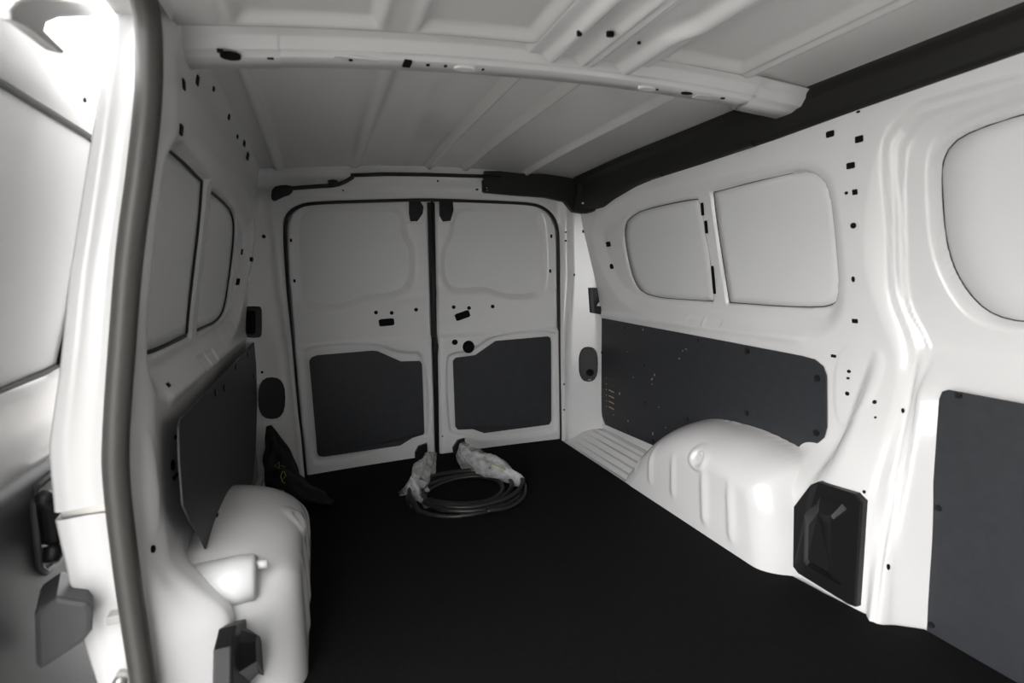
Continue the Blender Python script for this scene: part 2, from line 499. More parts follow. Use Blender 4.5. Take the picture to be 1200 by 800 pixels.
for x, y, h in [(820, 245, 15), (824.5, 266, 15), (833, 328, 33)]:
    wall_piece('slot', x + 3, y, 2.6, h, 'rect', 'hole', lambda Y, Z: XB(Z) + 0.026, 0, 1.33, -1, wall_right, 0.004, rot=-0.07)
for x, y, a, b, k in [(215, 99, 5, 12, 'rect'), (231, 94, 5, 11, 'rect'), (212, 152, 5, 12, 'rect'), (206, 201, 4, 9, 'rect'),
                      (207, 265, 5, 18, 'disc'), (268, 137, 3, 6, 'rect'), (286, 168, 4, 6, 'rect'), (290, 183, 4, 8, 'rect'), (278, 160, 2.5, 4, 'rect'),
                      (283, 295, 6, 7, 'rect'), (278, 330, 6, 8, 'rect'), (295, 304, 3, 5, 'rect'), (197, 451, 3, 6, 'rect'), (205, 512, 3, 5, 'disc'),
                      (202, 545, 6, 12, 'disc'), (205, 558, 9, 5, 'rect'), (179, 643, 6, 9, 'disc'), (250, 104, 3, 5, 'rect'), (228, 35, 3, 6, 'rect'), (228, 47, 3, 5, 'rect')]:
    wall_piece('fixing_hole', x, y, a, b, k, 'hole', left_x, 0, -0.25, 1, wall_left, 0.004)

# ------------------------------------------------------------------ wheel arches
ARC_C, ARC_H = 1.56, 0.345
def arch_poly():
    pts = [(2.02, -0.10), (1.98, 0.02), (1.915, 0.10), (1.84, 0.185), (1.75, 0.262), (1.65, 0.318), (1.54, 0.348), (1.40, 0.358), (1.28, 0.352),
           (1.155, 0.322), (1.10, 0.24), (1.075, 0.12), (1.06, 0.0), (1.05, -0.10)]
    return np.vstack([spline(pts, 5), [(1.05, -0.4), (2.02, -0.4)]])
ARCHP = arch_poly()
def arch_in(y, z):
    z = np.asarray(z, float) / 0.945
    d = -sdp(y, z, ARCHP)
    r = 0.125
    t = np.clip(d / r, 0, 1)
    prof = np.sqrt(np.clip(1 - (1 - t) ** 2, 0, 1)) * 0.225
    prof = np.where(d < 0, d * 0.5, prof)
    # vertical beads on the inner face
    lo = sm((0.27 - z) / 0.10) * sm((d - 0.02) / 0.06)
    for yc in (1.83, 1.70, 1.56):
        prof = prof + 0.007 * np.exp(-((y - yc) / 0.014) ** 2) * lo * sm((z - 0.05) / 0.05)
    for yc, k in ((1.40, 0.20), (1.28, 0.26)):
        prof = prof + 0.009 * np.exp(-((y - yc + k * (0.25 - z) * 0.25) / 0.016) ** 2) * lo * sm((z - 0.02) / 0.05)
    # round boss
    rb = np.sqrt((y - 1.435) ** 2 + ((z - 0.262) * 1.0) ** 2)
    prof = prof + 0.007 * sm((0.052 - rb) / 0.018) - 0.012 * sm((0.030 - rb) / 0.012)
    return prof
def arch_x(y, z): return 1.372 - arch_in(y, z)
def arch_mesh(name, side, parent):
    ys = np.linspace(1.00, 2.06, 220); zs = np.linspace(-0.03, 0.40, 110)
    Y, Z = np.meshgrid(ys, zs, indexing='ij')
    X = arch_x(Y, Z)
    d = -sdp(Y, Z / 0.945, ARCHP)
    if side < 0: X = 2 * MID - X; Y = Y + 0.04
    dc = 0.25 * (d[:-1, :-1] + d[1:, :-1] + d[:-1, 1:] + d[1:, 1:])
    return grid_obj(name, np.stack([X, Y, Z], -1), 'paint', parent, dc > -0.02, side > 0)
wa = arch_mesh('wheel_arch', 1, wall_right); wa['label'] = 'rounded wheel arch with pressed beads'
wl = arch_mesh('wheel_arch', -1, wall_left); wl['label'] = 'rounded wheel arch beside the side door'
# boss pin on the right arch
pb = at(851, 534, 0, float(arch_x(np.array(1.435), np.array(0.262))))
piece('boss_pin', (float(arch_x(np.array(1.435), np.array(0.262))) - 0.004, 1.435, 0.262), (-1, 0, 0.2), 0.016, 0.016, 0.012, 'disc', 'paint', wa)
# moulded block with a stud on the left arch
pl0 = [hit(x, y, 0, lambda Y, Z: 2 * MID - arch_x(Y, Z) + 0.0, -0.15) for x, y in ((262, 620), (296, 619), (306, 662), (268, 655))]
c0 = np.mean(pl0, 0)
ym = float(at(285, 640, 2, 0.335)[1])
blk = tube('arch_drum', [(-0.28, ym, 0.262), (-0.20, ym, 0.264), (-0.168, ym, 0.265), (-0.162, ym, 0.265)], [0.050, 0.050, 0.047, 0.040], 'pane', wl, 20)
tube('stud', [(-0.165, ym, 0.288), (-0.142, ym, 0.288), (-0.140, ym, 0.288)], [0.010, 0.010, 0.006], 'paint', wl)

# ribbed sills between the arches and the rear posts
def sill(name, side, parent):
    xs = np.linspace(1.140, 1.380, 60); ys = np.linspace(1.80, 2.50, 20)
    X, Y = np.meshgrid(xs, ys, indexing='ij')
    t = (X - 1.15) / 0.22
    Z = -0.006 + 0.062 * sm(t * 1.15) + sm(t / 0.1) * (1 - sm((t - .85) / .1)) * 0.0065 * np.sin((X - 1.15) / 0.034 * 2 * math.pi) * sm((2.44 - Y) / 0.05)
    if side < 0: X = 2 * MID - X
    return grid_obj(name, np.stack([X, Y, Z], -1), 'paint', parent, None, side < 0)
sill('ribbed_sill', 1, wall_right); sill('ribbed_sill', -1, wall_left)

# ------------------------------------------------------------------ rear wall ring
def rear_base(x, z):
    x = np.asarray(x, float); z = np.asarray(z, float)
    a = np.abs(x - 0.53)
    y = 2.545 - 0.105 * sm((a - 0.63) / 0.23) - 0.016 * np.exp(-((a - 0.675 + 0.03 * sm((0.9 - z) / .5)) / 0.022) ** 2)
    y = y - 0.05 * sm((z - 1.25) / 0.07) - 0.012 * np.exp(-((z - 1.262) / 0.014) ** 2)
    return y
def rxz(pts, f=rear_base, s=2.54): 
    out = []
    for x, y in pts:
        p = hit(x, y, 1, f, s); out.append((p[0], p[2]))
    return np.array(out)
flat_rear = lambda x, z: np.asarray(2.54 + 0 * x)
APER = rxz([(359, 566), (350, 480), (342, 395), (336.5, 330), (334, 285), (334.5, 262), (339, 250), (350, 242), (370, 238), (430, 235.5), (505, 234),
            (580, 236.5), (622, 239), (638, 244), (648, 253), (653.5, 267), (655, 290), (656, 400), (657.5, 505), (657.5, 517)], flat_rear)
APERP = np.vstack([APER, [(1.16, -0.1), (-0.12, -0.1)]])
xs = np.linspace(MID - 0.90, MID + 0.90, 330); zs = np.linspace(-0.03, 1.40, 260)
X, Z = np.meshgrid(xs, zs, indexing='ij')
sd = sdp(X, Z, APERP)
Yr = rear_base(X, Z) + 0.014 * sm((0.016 - sd) / 0.016) + 0.045 * sm((0.002 - sd) / 0.008)
cs = 0.25 * (sd[:-1, :-1] + sd[1:, :-1] + sd[:-1, 1:] + sd[1:, 1:])
wall_rear = tag(grid_obj('wall_rear', np.stack([X, Yr, Z], -1), 'paint', None, cs > -0.035, False),
                'white metal frame and posts around the rear double doors', 'wall', 'structure')
sp = spline(np.column_stack([APER[:, 0], np.full(len(APER), 2.548), APER[:, 1]]), 4)
tube('door_seal', sp, 0.0075, 'seal', wall_rear, 8)
for x, y, a, b, k in [(684, 271, 3.5, 3.5, 'rect'), (699, 294, 4.5, 4.5, 'rect'), (663, 272, 2.2, 2.2, 'disc'), (663, 282, 2.5, 2.5, 'disc'), (673, 322, 1.6, 3, 'rect'),
                      (309, 277, 4.5, 4.5, 'disc'), (307, 436, 3, 3, 'disc'), (661, 450, 2, 2, 'disc'), (661, 480, 2, 2, 'disc'), (513, 212, 2, 2, 'rect'), (559, 222, 3, 2, 'rect'), (402, 223, 2, 2, 'disc')]:
    wall_piece('fixing_hole', x, y, a, b, k, 'hole', rear_base, 1, 2.5, -1, wall_rear)

# ------------------------------------------------------------------ rear doors
def door_bow(x): return 2.55 + 0.028 * (1 - ((np.asarray(x, float) - 0.50) / 0.62) ** 2)
def dxz(pts): return rxz(pts, lambda x, z: door_bow(x) - 0.01, 2.55)
def z5(p): return [(300 + x / 3, 200 + y / 3) for x, y in p]
def z6(p): return [(290 + x / 3, 380 + y / 3) for x, y in p]
PAN = {0: chaikin(dxz(z5([(146, 190), (158, 150), (200, 132), (490, 136), (514, 150), (518, 230), (545, 268), (547, 360), (525, 412), (480, 432), (375, 440), (320, 470), (185, 476), (158, 440)])), 2),
       1: chaikin(dxz(z5([(702, 170), (722, 140), (760, 134), (980, 145), (1006, 165), (1016, 350), (1004, 420), (980, 436), (872, 437), (812, 406), (705, 420), (668, 385), (664, 280), (698, 228)])), 2)}
LOW = {0: chaikin(dxz(z6([(180, 100), (205, 75), (330, 62), (455, 60), (545, 95), (632, 90), (645, 400), (600, 385), (545, 405), (430, 455), (250, 500), (215, 480)])), 2),
       1: chaikin(dxz(z6([(690, 120), (715, 95), (790, 85), (860, 30), (1075, 12), (1092, 40), (1092, 360), (1080, 385), (830, 410), (790, 395), (715, 390), (700, 360)])), 2)}
BRD = {0: dxz(z6([(217, 128), (225, 116), (245, 108), (440, 92), (458, 94), (540, 130), (606, 128), (613, 138), (622, 378), (618, 385), (578, 395), (535, 422), (268, 465), (252, 462), (246, 452)])),
       1: dxz(z6([(722, 128), (732, 117), (800, 108), (872, 58), (1055, 42), (1064, 46), (1067, 60), (1068, 338), (1060, 352), (832, 382), (792, 368), (740, 370), (731, 360)]))}
def door_y(i):
    def f(x, z):
        x = np.asarray(x, float); z = np.asarray(z, float)
        y = door_bow(x)
        sp_ = sdp(x, z, PAN[i])
        y = y + 0.024 * sm((0.030 - sp_) / 0.036) + 0.005 * sm(-sp_ / 0.006)
        y = y - 0.018 * sm((0.60 - z) / 0.03)
        y = y - 0.006 * np.exp(-((z - 0.80 + 0.02 * (i == 0)) / 0.02) ** 2) * sm((sp_ - 0.02) / 0.03)
        sl = sdp(x, z, LOW[i])
        y = y + 0.018 * sm(-sl / 0.018)
        return y
    return f
zz_ = np.linspace(0.004, 1.222, 250)
lft, rgt = APER[:11], APER[10:][::-1]
o1 = np.argsort(lft[:, 1]); o2 = np.argsort(rgt[:, 1])
xl = np.interp(zz_, lft[o1, 1], lft[o1, 0]) + 0.004
xr = np.interp(zz_, rgt[o2, 1], rgt[o2, 0]) - 0.004
sL = np.array([hit(501.5, 240, 1, lambda x, z: door_bow(x), 2.56)[0], hit(510, 535, 1, lambda x, z: door_bow(x), 2.56)[0]])
sR = np.array([hit(510.5, 240, 1, lambda x, z: door_bow(x), 2.56)[0], hit(515, 535, 1, lambda x, z: door_bow(x), 2.56)[0]])
xml = np.interp(zz_, [0.0, 1.22], [sL[1], sL[0]]); xmr = np.interp(zz_, [0.0, 1.22], [sR[1], sR[0]])
DOORS = []
for i, (a, b, lab) in enumerate([(xl, xml, 'left rear door with plain blanked window, seen beside the dark left post'),
                                 (xmr, xr, 'right rear door with oval hole above its board panel')]):
    t = np.linspace(0, 1, 150)
    Xd = a[None] + (b - a)[None] * t[:, None]; Zd = np.broadcast_to(zz_[None], Xd.shape)
    f = door_y(i); Yd = f(Xd, Zd)
    e = np.minimum(t, 1 - t)[:, None] * (b - a)[None]
    Yd = Yd + 0.016 * sm((0.010 - e) / 0.010)
    d = tag(grid_obj('door_%d' % (i + 1), np.stack([Xd, Yd, Zd], -1), 'paint', None, None, False), lab, 'door', 'structure')
    DOORS.append(d)
    bp = prism('board_panel', [(x, float(f(np.array(x), np.array(z))) - 0.012, z) for x, z in BRD[i]], (0, 0.006, 0), 'board', d, 0.0015)
    bp['label'] = 'charcoal hardboard panel'
    x0_, x1_ = ((-0.20, 0.508), (0.508, 1.26))[i]
    box('door_closure', (x0_, 2.607, -0.06), (x1_, 2.62, 1.30), 'paint', d, 0)  # unseen oversized slab added behind the door to block light leaks
    sk = inset(resample(PAN[i], 90), 0.004)
    prism('window_panel', [(x, float(door_bow(x)) + 0.0272, z) for x, z in sk], (0, 0.004, 0), 'pane', d, 0.001)
def dpiece(i, name, x, y, a, b, k, m='hole', thk=0.004, rot=0.0):
    return wall_piece(name, x, y, a, b, k, m, door_y(i), 1, 2.56, -1, DOORS[i], thk, rot)
for x, y, a, b, k, r in [(440.6, 366, 4.5, 4.5, 'disc', 0), (459, 366.5, 4.5, 4.5, 'disc', 0), (487.6, 362.7, 4.5, 4.5, 'disc', 0), (453, 377.5, 18, 8.5, 'rect', .03),
                         (341, 281.5, 2.4, 4, 'rect', 0), (345, 329, 2.4, 4, 'rect', 0)]:
    dpiece(0, 'fixing_hole', x, y, a, b, k, rot=r)
for x, y, a, b, k, r in [(531.6, 359.7, 4.5, 4.5, 'disc', 0), (549.6, 360.7, 4.5, 4.5, 'disc', 0), (577.3, 359, 4.5, 4.5, 'disc', 0), (542, 369.5, 17.5, 8.5, 'rect', .28),
                         (533, 400.8, 7, 6.5, 'disc', 0), (549, 406.3, 14, 15, 'disc', 0), (646, 276.7, 2.4, 4, 'rect', 0), (644.7, 317.5, 2.4, 4, 'rect', 0), (518.5, 511, 1.6, 2, 'disc', 0)]:
    dpiece(1, 'fixing_hole', x, y, a, b, k, rot=r)
def dpoly(i, name, pts, thk, m, bev=0.0):
    f = door_y(i); q = []
    for x, y in pts:
        p = hit(x, y, 1, f, 2.56); q.append(p - np.array([0, thk, 0]))
    yc = min(p[1] for p in q)
    q = [(p[0], yc, p[2]) for p in q]
    return prism(name, q, (0, thk + 0.004, 0), m, DOORS[i], bev)
# latches: pressed plate with black catch, top and bottom of each door
for i, plate, catch in [(0, [(529, 112), (535, 104), (590, 104), (592, 150), (584, 184), (536, 184), (530, 150)], [(536, 110), (574, 107), (587, 128), (584, 152), (566, 178), (541, 179), (536, 150)]),
                        (1, [(638, 104), (694, 104), (699, 145), (690, 184), (642, 184), (637, 150)], [(641, 108), (689, 106), (692, 140), (681, 177), (655, 180), (642, 158)])]:
    dpoly(i, 'latch_plate', z5(plate), 0.008, 'paint', 0.003)
    la = dpoly(i, 'latch', z5(catch), 0.020, 'plastic', 0.004)
for i, catch in [(0, [(588, 448), (600, 425), (630, 415), (633, 470), (602, 480), (588, 468)]), (1, [(720, 432), (736, 405), (762, 398), (764, 452), (740, 462), (722, 452)])]:
    dpoly(i, 'latch', z6(catch), 0.014, 'plastic', 0.003)
# black joint between the doors
jt = [hit(x, y, 1, lambda x, z: door_bow(x) + 0.02, 2.58) for x, y in ((500, 234), (513, 234), (517, 538), (508, 538))]
prism('joint_seal', jt, (0, 0.01, 0), 'seal', DOORS[1], 0.0)
jm = [hit(x, y, 1, lambda x, z: door_bow(x) + 0.002, 2.58) for x, y in ((506, 234), (508, 330), (510, 420), (512, 536))]
tube('joint_bead', jm, 0.006, 'seal', DOORS[1], 8)
tube('joint_catch', [hit(x, y, 1, lambda x, z: door_bow(x) - 0.006, 2.58) for x, y in ((509, 394), (511, 405), (510, 420))], 0.012, 'seal', DOORS[1], 8)

# ------------------------------------------------------------------ ceiling
def roof_base(x, y):
    x = np.asarray(x, float); u = (x - MID) / 0.70
    return 1.380 - 0.036 * u * u - 0.012 * sm((np.asarray(y) - 1.9) / 0.7) - 0.016 * sm((1.22 - np.asarray(y)) / 0.06)
def rail_seg(x0, y0, y1):
    return [(x0, y0), (x0, y1)]
def roof_z(x, y):
    x = np.asarray(x, float); y = np.asarray(y, float)
    z = roof_base(x, y)
    rear = sm((y - 1.24) / 0.03) * sm((2.50 - y) / 0.04)
    for xc, w_, d_ in ((-0.115, 0.015, 0.014), (0.19, 0.024, 0.017), (0.51, 0.013, 0.022), (0.675, 0.013, 0.022), (0.975, 0.013, 0.020)):
        z = z - d_ * np.exp(-(np.abs(x - xc) / w_) ** 3) * rear
    z = z - 0.006 * np.exp(-((x - 0.32 - 0.05 * (y - 1.2)) / 0.03) ** 2) * rear
    # front panels with raised borders
    fr = sm((1.125 - y) / 0.02)
    bl = 0.012 * fr
    for (x0, x1, y0) in ((-0.10, 0.145, 1.085), (0.215, 0.455, 1.085), (0.77, 0.985, 1.085), (1.025, 1.24, 1.16)):
        dx = np.minimum(x - x0, x1 - x); dy = y0 - y
        d = np.minimum(dx, dy)
        bl = bl - 0.012 * sm(d / 0.022) * fr
        bl = bl + 0.005 * np.exp(-((d + 0.004) / 0.010) ** 2) * fr
    return z - bl
xs = np.linspace(MID - 0.80, MID + 0.80, 330); ys = np.linspace(-0.75, 2.56, 460)
X, Y = np.meshgrid(xs, ys, indexing='ij')
ceiling = tag(grid_obj('ceiling', np.stack([X, Y, roof_z(X, Y)], -1), 'roof', None, None, True),
              'ribbed grey-white sheet metal roof panel', 'ceiling', 'structure')
# roof bow: lofted hat section across the roof
def bow_z(x): 
    u = (np.asarray(x, float) - MID) / 0.70
    return -0.036 * u * u
def bow(name, x0, x1, grow, parent):
    sec = [(1.112, 1.362), (1.134, 1.353), (1.140, 1.350), (1.152, 1.335), (1.157, 1.333), (1.166, 1.332), (1.169, 1.327), (1.173, 1.3255),
           (1.224, 1.3245), (1.228, 1.328), (1.232, 1.340), (1.238, 1.372), (1.250, 1.374)]
    xs = np.linspace(x0, x1, 90); P = np.zeros((len(xs), len(sec), 3))
    for i, x in enumerate(xs):
        for j, (y, z) in enumerate(sec):
            k = 0 if j in (0, 1, 11, 12) else 1
            zc = z - grow * 0.9; yc = y + grow * (-1 if j < 6 else 1)
            P[i, j] = (x, yc, zc + bow_z(x) - (1 - k) * 0.0)
    return grid_obj(name, P, 'paint', parent, None, True)
rb = bow('roof_bow', -0.20, 1.26, 0.0, ceiling); rb['label'] = 'white pressed cross bow with holes'
bow('bow_bracket', -0.21, -0.035, 0.0015, ceiling); bow('bow_bracket', 1.09, 1.27, 0.006, ceiling)
def bowf(x, y): return 1.325 + bow_z(x) + 0 * y
for x, y, a, b, k in [(270, 65.5, 25, 8, 'disc'), (411, 69.7, 5, 2.5, 'disc'), (428, 70.3, 5, 2.5, 'disc'), (477, 74.5, 10, 8, 'rect'), (501.5, 75.8, 4.5, 2.5, 'disc'),
                      (522, 77, 4, 2.5, 'disc'), (805, 109, 13, 5, 'disc'), (847, 115, 5, 3, 'disc'), (770, 104.5, 3, 2, 'disc'), (317, 68, 8, 1.5, 'rect'), (258, 59.5, 8, 1.5, 'rect'), (566, 81, 3, 2, 'disc')]:
    p = hit(x, y, 2, bowf, 1.31); n = np.array([0, 0, -1.0]); w_, h_ = px_size(p, n, a, b, (0, 1, 0))
    piece('bow_hole', p, n, w_, min(h_, 0.034), 0.006 if 240 < x < 300 else 0.004, k, 'hole', ceiling, upv=(0, 1, 0))
for x, y in ((545, 79), (758, 102.5)):
    p = hit(x, y, 2, bowf, 1.31); piece('bow_boss', p, (0, 0, -1), 0.050, 0.022, 0.010, 'disc', 'paint', ceiling, upv=(0, 1, 0))
for x, y in ((418, 70), (830, 114)):
    p = hit(x, y, 2, bowf, 1.31); piece('bow_boss', p, (0, 0, -1), 0.085, 0.026, 0.003, 'rect', 'paint', ceiling, upv=(0, 1, 0))
# ridged reinforcement in front of the bow
xs = np.linspace(0.45, 0.775, 130); ys = np.linspace(0.45, 1.135, 90)
X, Y = np.meshgrid(xs, ys, indexing='ij')
bend = 0.0 + 0.045 * sm((0.97 - Y) / 0.08)
Xw = X
h = 0.010 + 0 * X
for xc, w_, d_ in ((0.515, 0.016, 0.016), (0.60, 0.024, 0.022), (0.70, 0.022, 0.024)):
    h = h + d_ * np.exp(-(np.abs(X - xc - (bend * 0.6 if xc > .65 else 0)) / w_) ** 2.6)
h = h - 0.008 * np.exp(-((X - 0.60) / 0.010) ** 2)
ed = np.minimum(X - 0.45, 0.775 - X); h = h * sm(ed / 0.015) + 0.002
Zr = roof_base(X, Y) - 0.006 - h
rbk = grid_obj('roof_bracket', np.stack([Xw, Y, Zr], -1), 'paint', ceiling, None, True)
rbk['label'] = 'ridged stamped reinforcement in front of the bow'
for x, y, a, b in ((679, 39, 6, 4), (715, 40, 9, 4.5), (749, 49, 4, 3)):
    q_ = at(x, y, 2, 1.325)
    for _ in range(6):
        k_ = np.argmin(np.hypot(X - q_[0], Y - q_[1])); q_ = at(x, y, 2, float(Zr.ravel()[k_]))
    p = q_; n = np.array([0, 0, -1.0]); w_, h_ = px_size(p, n, a, b, (0, 1, 0))
    piece('bracket_hole', p, n, w_, h_, 0.008, 'disc', 'hole', ceiling, upv=(0, 1, 0))

# ------------------------------------------------------------------ black cant rail cover (right) and rear corner
def rail_pt(x, y, X0): return at(x, y, 0, X0)
bot = [rail_pt(x, y, 1.25) for x, y in ((1195, 61), (1100, 94), (1003, 128), (901, 165), (820, 192), (760, 211), (741, 219), (715, 234), (703, 243))]
yb = np.array([p[1] for p in bot])[::1]; zb = np.array([p[2] for p in bot])
o_ = np.argsort(yb); yb, zb = yb[o_], zb[o_]
ys = np.linspace(-0.75, 2.46, 120)
P = np.zeros((len(ys), 9, 3))
for i, y in enumerate(ys):
    z0 = float(np.interp(y, yb, zb)); zt = 1.343 - 0.010 * float(sm((y - 1.9) / 0.6))
    notch = 0.006 * float(np.exp(-((y - 1.17) / 0.05) ** 2))
    prof = [(1.240, zt + 0.015), (1.222, zt + 0.004), (1.220, zt - 0.018), (1.226, zt - 0.026), (1.236 + notch, zt - 0.034), (1.240, zt - 0.044), (1.243, z0 + 0.016), (1.247, z0 + 0.003), (1.300, z0 - 0.001)]
    for j, (x, z) in enumerate(prof): P[i, j] = (x, y, z)
tr = tag(root('trim_1', (1.25, 0.9, 1.15)), 'long black plastic rail cover along the roof edge above the right wall', 'trim', 'structure')
g = grid_obj('rail_cover', P, 'rail', tr, None, True)
for y, hgt in ((1.345, 0.012), (1.80, 0.010)):
    z0 = float(np.interp(y, yb, zb)); box('rail_clip', (1.236, y - 0.03, z0 - 0.002), (1.252, y + 0.05, z0 + 0.004 + hgt), 'rail', tr, 0.003)
# corner and rear header cover
def hdr(x, y, Yv=2.46): return at(x, y, 1, Yv)
top = [(568, 200), (586, 200), (611, 203), (640, 204), (676, 209), (700, 203)]
botm = [(568, 225), (600, 228), (640, 231), (662, 236), (672, 248), (690, 251), (704, 240)]
outl = [hdr(*q) for q in top[:-1]] + [hdr(704, 205)] + [hdr(*q) for q in botm[::-1]]
trc = tag(root('trim_2', (1.0, 2.46, 1.15)), 'black plastic header cover in the rear right roof corner', 'trim', 'structure')
cv = prism('header_cover', outl, (0, 0.03, 0), 'rail', trc, 0.004)
# folded web joining the header cover with the side rail
w1 = [at(672, 247, 1, 2.445), at(684, 250, 1, 2.40), at(697, 247, 1, 2.34), at(712, 236, 1, 2.28), at(712, 205, 1, 2.28), at(680, 208, 1, 2.42)]
prism('corner_web', w1, (0.02, 0.02, 0), 'rail', trc, 0.003)
piece('rail_screw', at(683, 238, 1, 2.395), (-0.4, -1, 0), 0.010, 0.008, 0.006, 'disc', 'steel', trc)
box('cover_tab', tuple(at(566, 224.5, 1, 2.455)), tuple(at(586, 212, 1, 2.475)), 'rail', trc, 0.002)
for x in (570.5, 571):
    piece('tab_rivet', at(x, 220 if x < 571 else 223, 1, 2.453), (0, -1, 0), 0.006, 0.004, 0.004, 'disc', 'steel', trc)
# thin black strip and cable harness on the rear header, left
st = root('trim_3', (0.5, 2.47, 1.3)); tag(st, 'thin black rubber strip along the roof edge above the left rear door', 'trim', 'structure')
tube('edge_strip', [at(x, y, 1, 2.465) for x, y in ((411, 205.5), (450, 204), (500, 204.5), (550, 206), (586, 207))], 0.0085, 'seal', st, 8)
hz = root('cable_harness', (0.1, 2.47, 1.25)); tag(hz, 'black taped cable harness clipped across the rear left roof corner', 'cable')
tube('cable', spline([at(x, y, 1, 2.462) for x, y in ((322, 228), (332, 222), (350, 220), (362, 219), (378, 218), (392, 217), (404, 213), (414, 207))], 5), 0.009, 'seal', hz, 8)
prism('grommet', chaikin([at(x, y, 1, 2.455) for x, y in ((317, 232), (319, 219), (332, 216), (344, 218), (342, 227), (330, 231), (321, 236))], 1), (0, 0.02, 0), 'seal', hz, 0.003)
tube('cable_clip', [at(x, y, 1, 2.455) for x, y in ((385, 215), (390, 214), (395, 215))], 0.014, 'seal', hz, 8)

# ------------------------------------------------------------------ lining boards
def board_r(name, pts, label, off=-0.002, side=1, extra=None, f=None):
    ff = f or (lambda Y, Z: XB(Z) + off)
    q = [hit(x, y, 0, ff, 1.35 if side > 0 else -0.28) for x, y in pts]
    if extra: q += [np.array(e) for e in extra]
    ys_ = [p[1] for p in q]
    r = tag(root(name, (q[0][0], float(np.mean(ys_)), min(p[2] for p in q))), label, 'panel')
    b = prism('board', q, (0.004 * side, 0, 0), 'board', r, 0.0012)
    return b
def lin(x0): return lambda Y, Z: np.asarray(x0 + 0 * Y)
bR = board_r('lining_panel', [(705, 372.5), (830, 396), (940, 417), (954, 421), (964, 429), (968, 441), (968.5, 500), (965, 513), (956, 521), (945, 524), (920, 530), (870, 525), (835, 525), (800, 535), (768, 523), (740, 511), (709, 497.5), (705.5, 488), (704.5, 480)],
             'charcoal lining board with vent slots and screws above the right wheel arch', f=lin(1.352))
for x, y in [(731, 384), (817, 399), (876, 411), (958, 443), (706, 413), (706.5, 453), (710, 492), (735, 504), (765, 517), (754, 428), (755, 471), (805, 491), (875, 484), (957, 507)]:
    p = at(x, y, 0, 1.352); piece('screw', p, (-1, 0, 0), 0.019, 0.019, 0.008, 'disc', 'screw', bR)
for k in range(6):
    y = 443 + k * 6.6
    p = at(710.5, y, 0, 1.3515); piece('vent_slot', p, (-1, 0, 0), 0.006, 0.006, 0.002, 'disc', 'chip', bR)
    p = at(716.5, y + 2.0, 0, 1.3515); piece('vent_slot', p, (-1, 0, 0), 0.052, 0.0055, 0.002, 'rect', 'chip' if k > 1 else 'grey', bR, rot=-0.05)
for x, y, a, b in [(726, 461, .010, .014), (764, 444, .006, .016), (767, 439, .006, .010), (753.5, 386, .007, .010), (735, 412, .004, .004), (742, 442, .004, .006), (736, 493, .012, .006),
                   (765, 508, .005, .016), (780, 501, .004, .006), (772, 477, .004, .006), (800, 411, .006, .005), (796, 420, .004, .012), (804, 409, .012, .004), (719, 486, .004, .006), (764, 450, .005, .005), (718, 376, .003, .003)]:
    p = at(x, y, 0, 1.3515); piece('paint_chip', p, (-1, 0, 0), a, b, 0.0016, 'disc', 'chip', bR, rot=random.uniform(-1, 1))
FX = 1.312
bF = root('lining_panel', (FX, 0.2, 0.0)); tag(bF, 'tall charcoal lining board with screws, at the right edge beside the pillar', 'panel')
q = [at(x, y, 0, FX) for x, y in ((1111, 456.5), (1200, 470))]
e0 = at(1100, 468, 0, FX); e1 = at(1086, 740, 0, FX); zt = q[1][2]
ol = [at(1104, 458.5, 0, FX), q[0], (FX, 0.45, q[0][2] - 0.004), (FX, -0.5, q[0][2] - 0.004), (FX, -0.5, -0.01), (FX, e1[1], -0.01), (FX, e0[1], 0.06 + e0[2] * 0.5), e0]
bF = prism('board', ol, (0.004, 0, 0), 'board', bF, 0.0012)
for x, y in [(1124, 463), (1100, 595), (1092, 732)]:
    p = at(x, y, 0, FX); p[2] = max(p[2], 0.02); piece('screw', p, (-1, 0, 0), 0.014, 0.014, 0.008, 'disc', 'screw', bF)
LX = -0.262
bL = board_r('lining_panel', [(299.5, 399), (254, 448), (212, 490), (210, 500), (211, 540), (215, 592), (224, 612), (236, 630), (247, 655), (262, 640), (285, 600), (297, 560), (300, 520), (301.5, 470)],
             'dark lining board on the left wall between wheel arch and window', side=-1, f=lin(LX))
for x, y in [(290, 415), (276, 430), (252, 460), (262, 455), (297, 440), (254, 606)]:
    piece('screw', at(x, y, 0, LX), (1, 0, 0), 0.019, 0.019, 0.008, 'disc', 'screw', bL)

# ------------------------------------------------------------------ black caps and covers
def rear_poly(name, pts, thk, m, parent, f=rear_base, lift=0.0, bev=0.002, ch=1):
    q = [hit(x, y, 1, f, 2.5) for x, y in pts]
    yc = min(p[1] for p in q) - lift
    q = chaikin([(p[0], p[1] - lift - thk, p[2]) for p in q], ch) if ch else [(p[0], p[1] - lift - thk, p[2]) for p in q]
    return prism(name, q, (0, thk + 0.01, 0), m, parent, bev)
def oval(cx, cy, w_, h_, n=20, p=2.6):
    o = []
    for i in range(n):
        t = 2 * math.pi * i / n; c, s = math.cos(t), math.sin(t)
        o.append((cx + w_ / 2 * abs(c) ** (2 / p) * np.sign(c), cy + h_ / 2 * abs(s) ** (2 / p) * np.sign(s)))
    return o
def thing_at(name, p, label, cat): 
    r = root(name, tuple(p)); return tag(r, label, cat)
r = thing_at('vent_cap', hit(689, 447, 1, rear_base, 2.5), 'oval black plastic cap with round knob on the right rear post', 'cap')
capR = rear_poly('cap', oval(689, 426.5, 22, 41), 0.008, 'plastic', r, ch=0)
p = hit(690, 436, 1, rear_base, 2.5); piece('knob', p - np.array([0, 0.012, 0]), (0, -1, 0), 0.036, 0.036, 0.016, 'disc', 'plastic', capR)
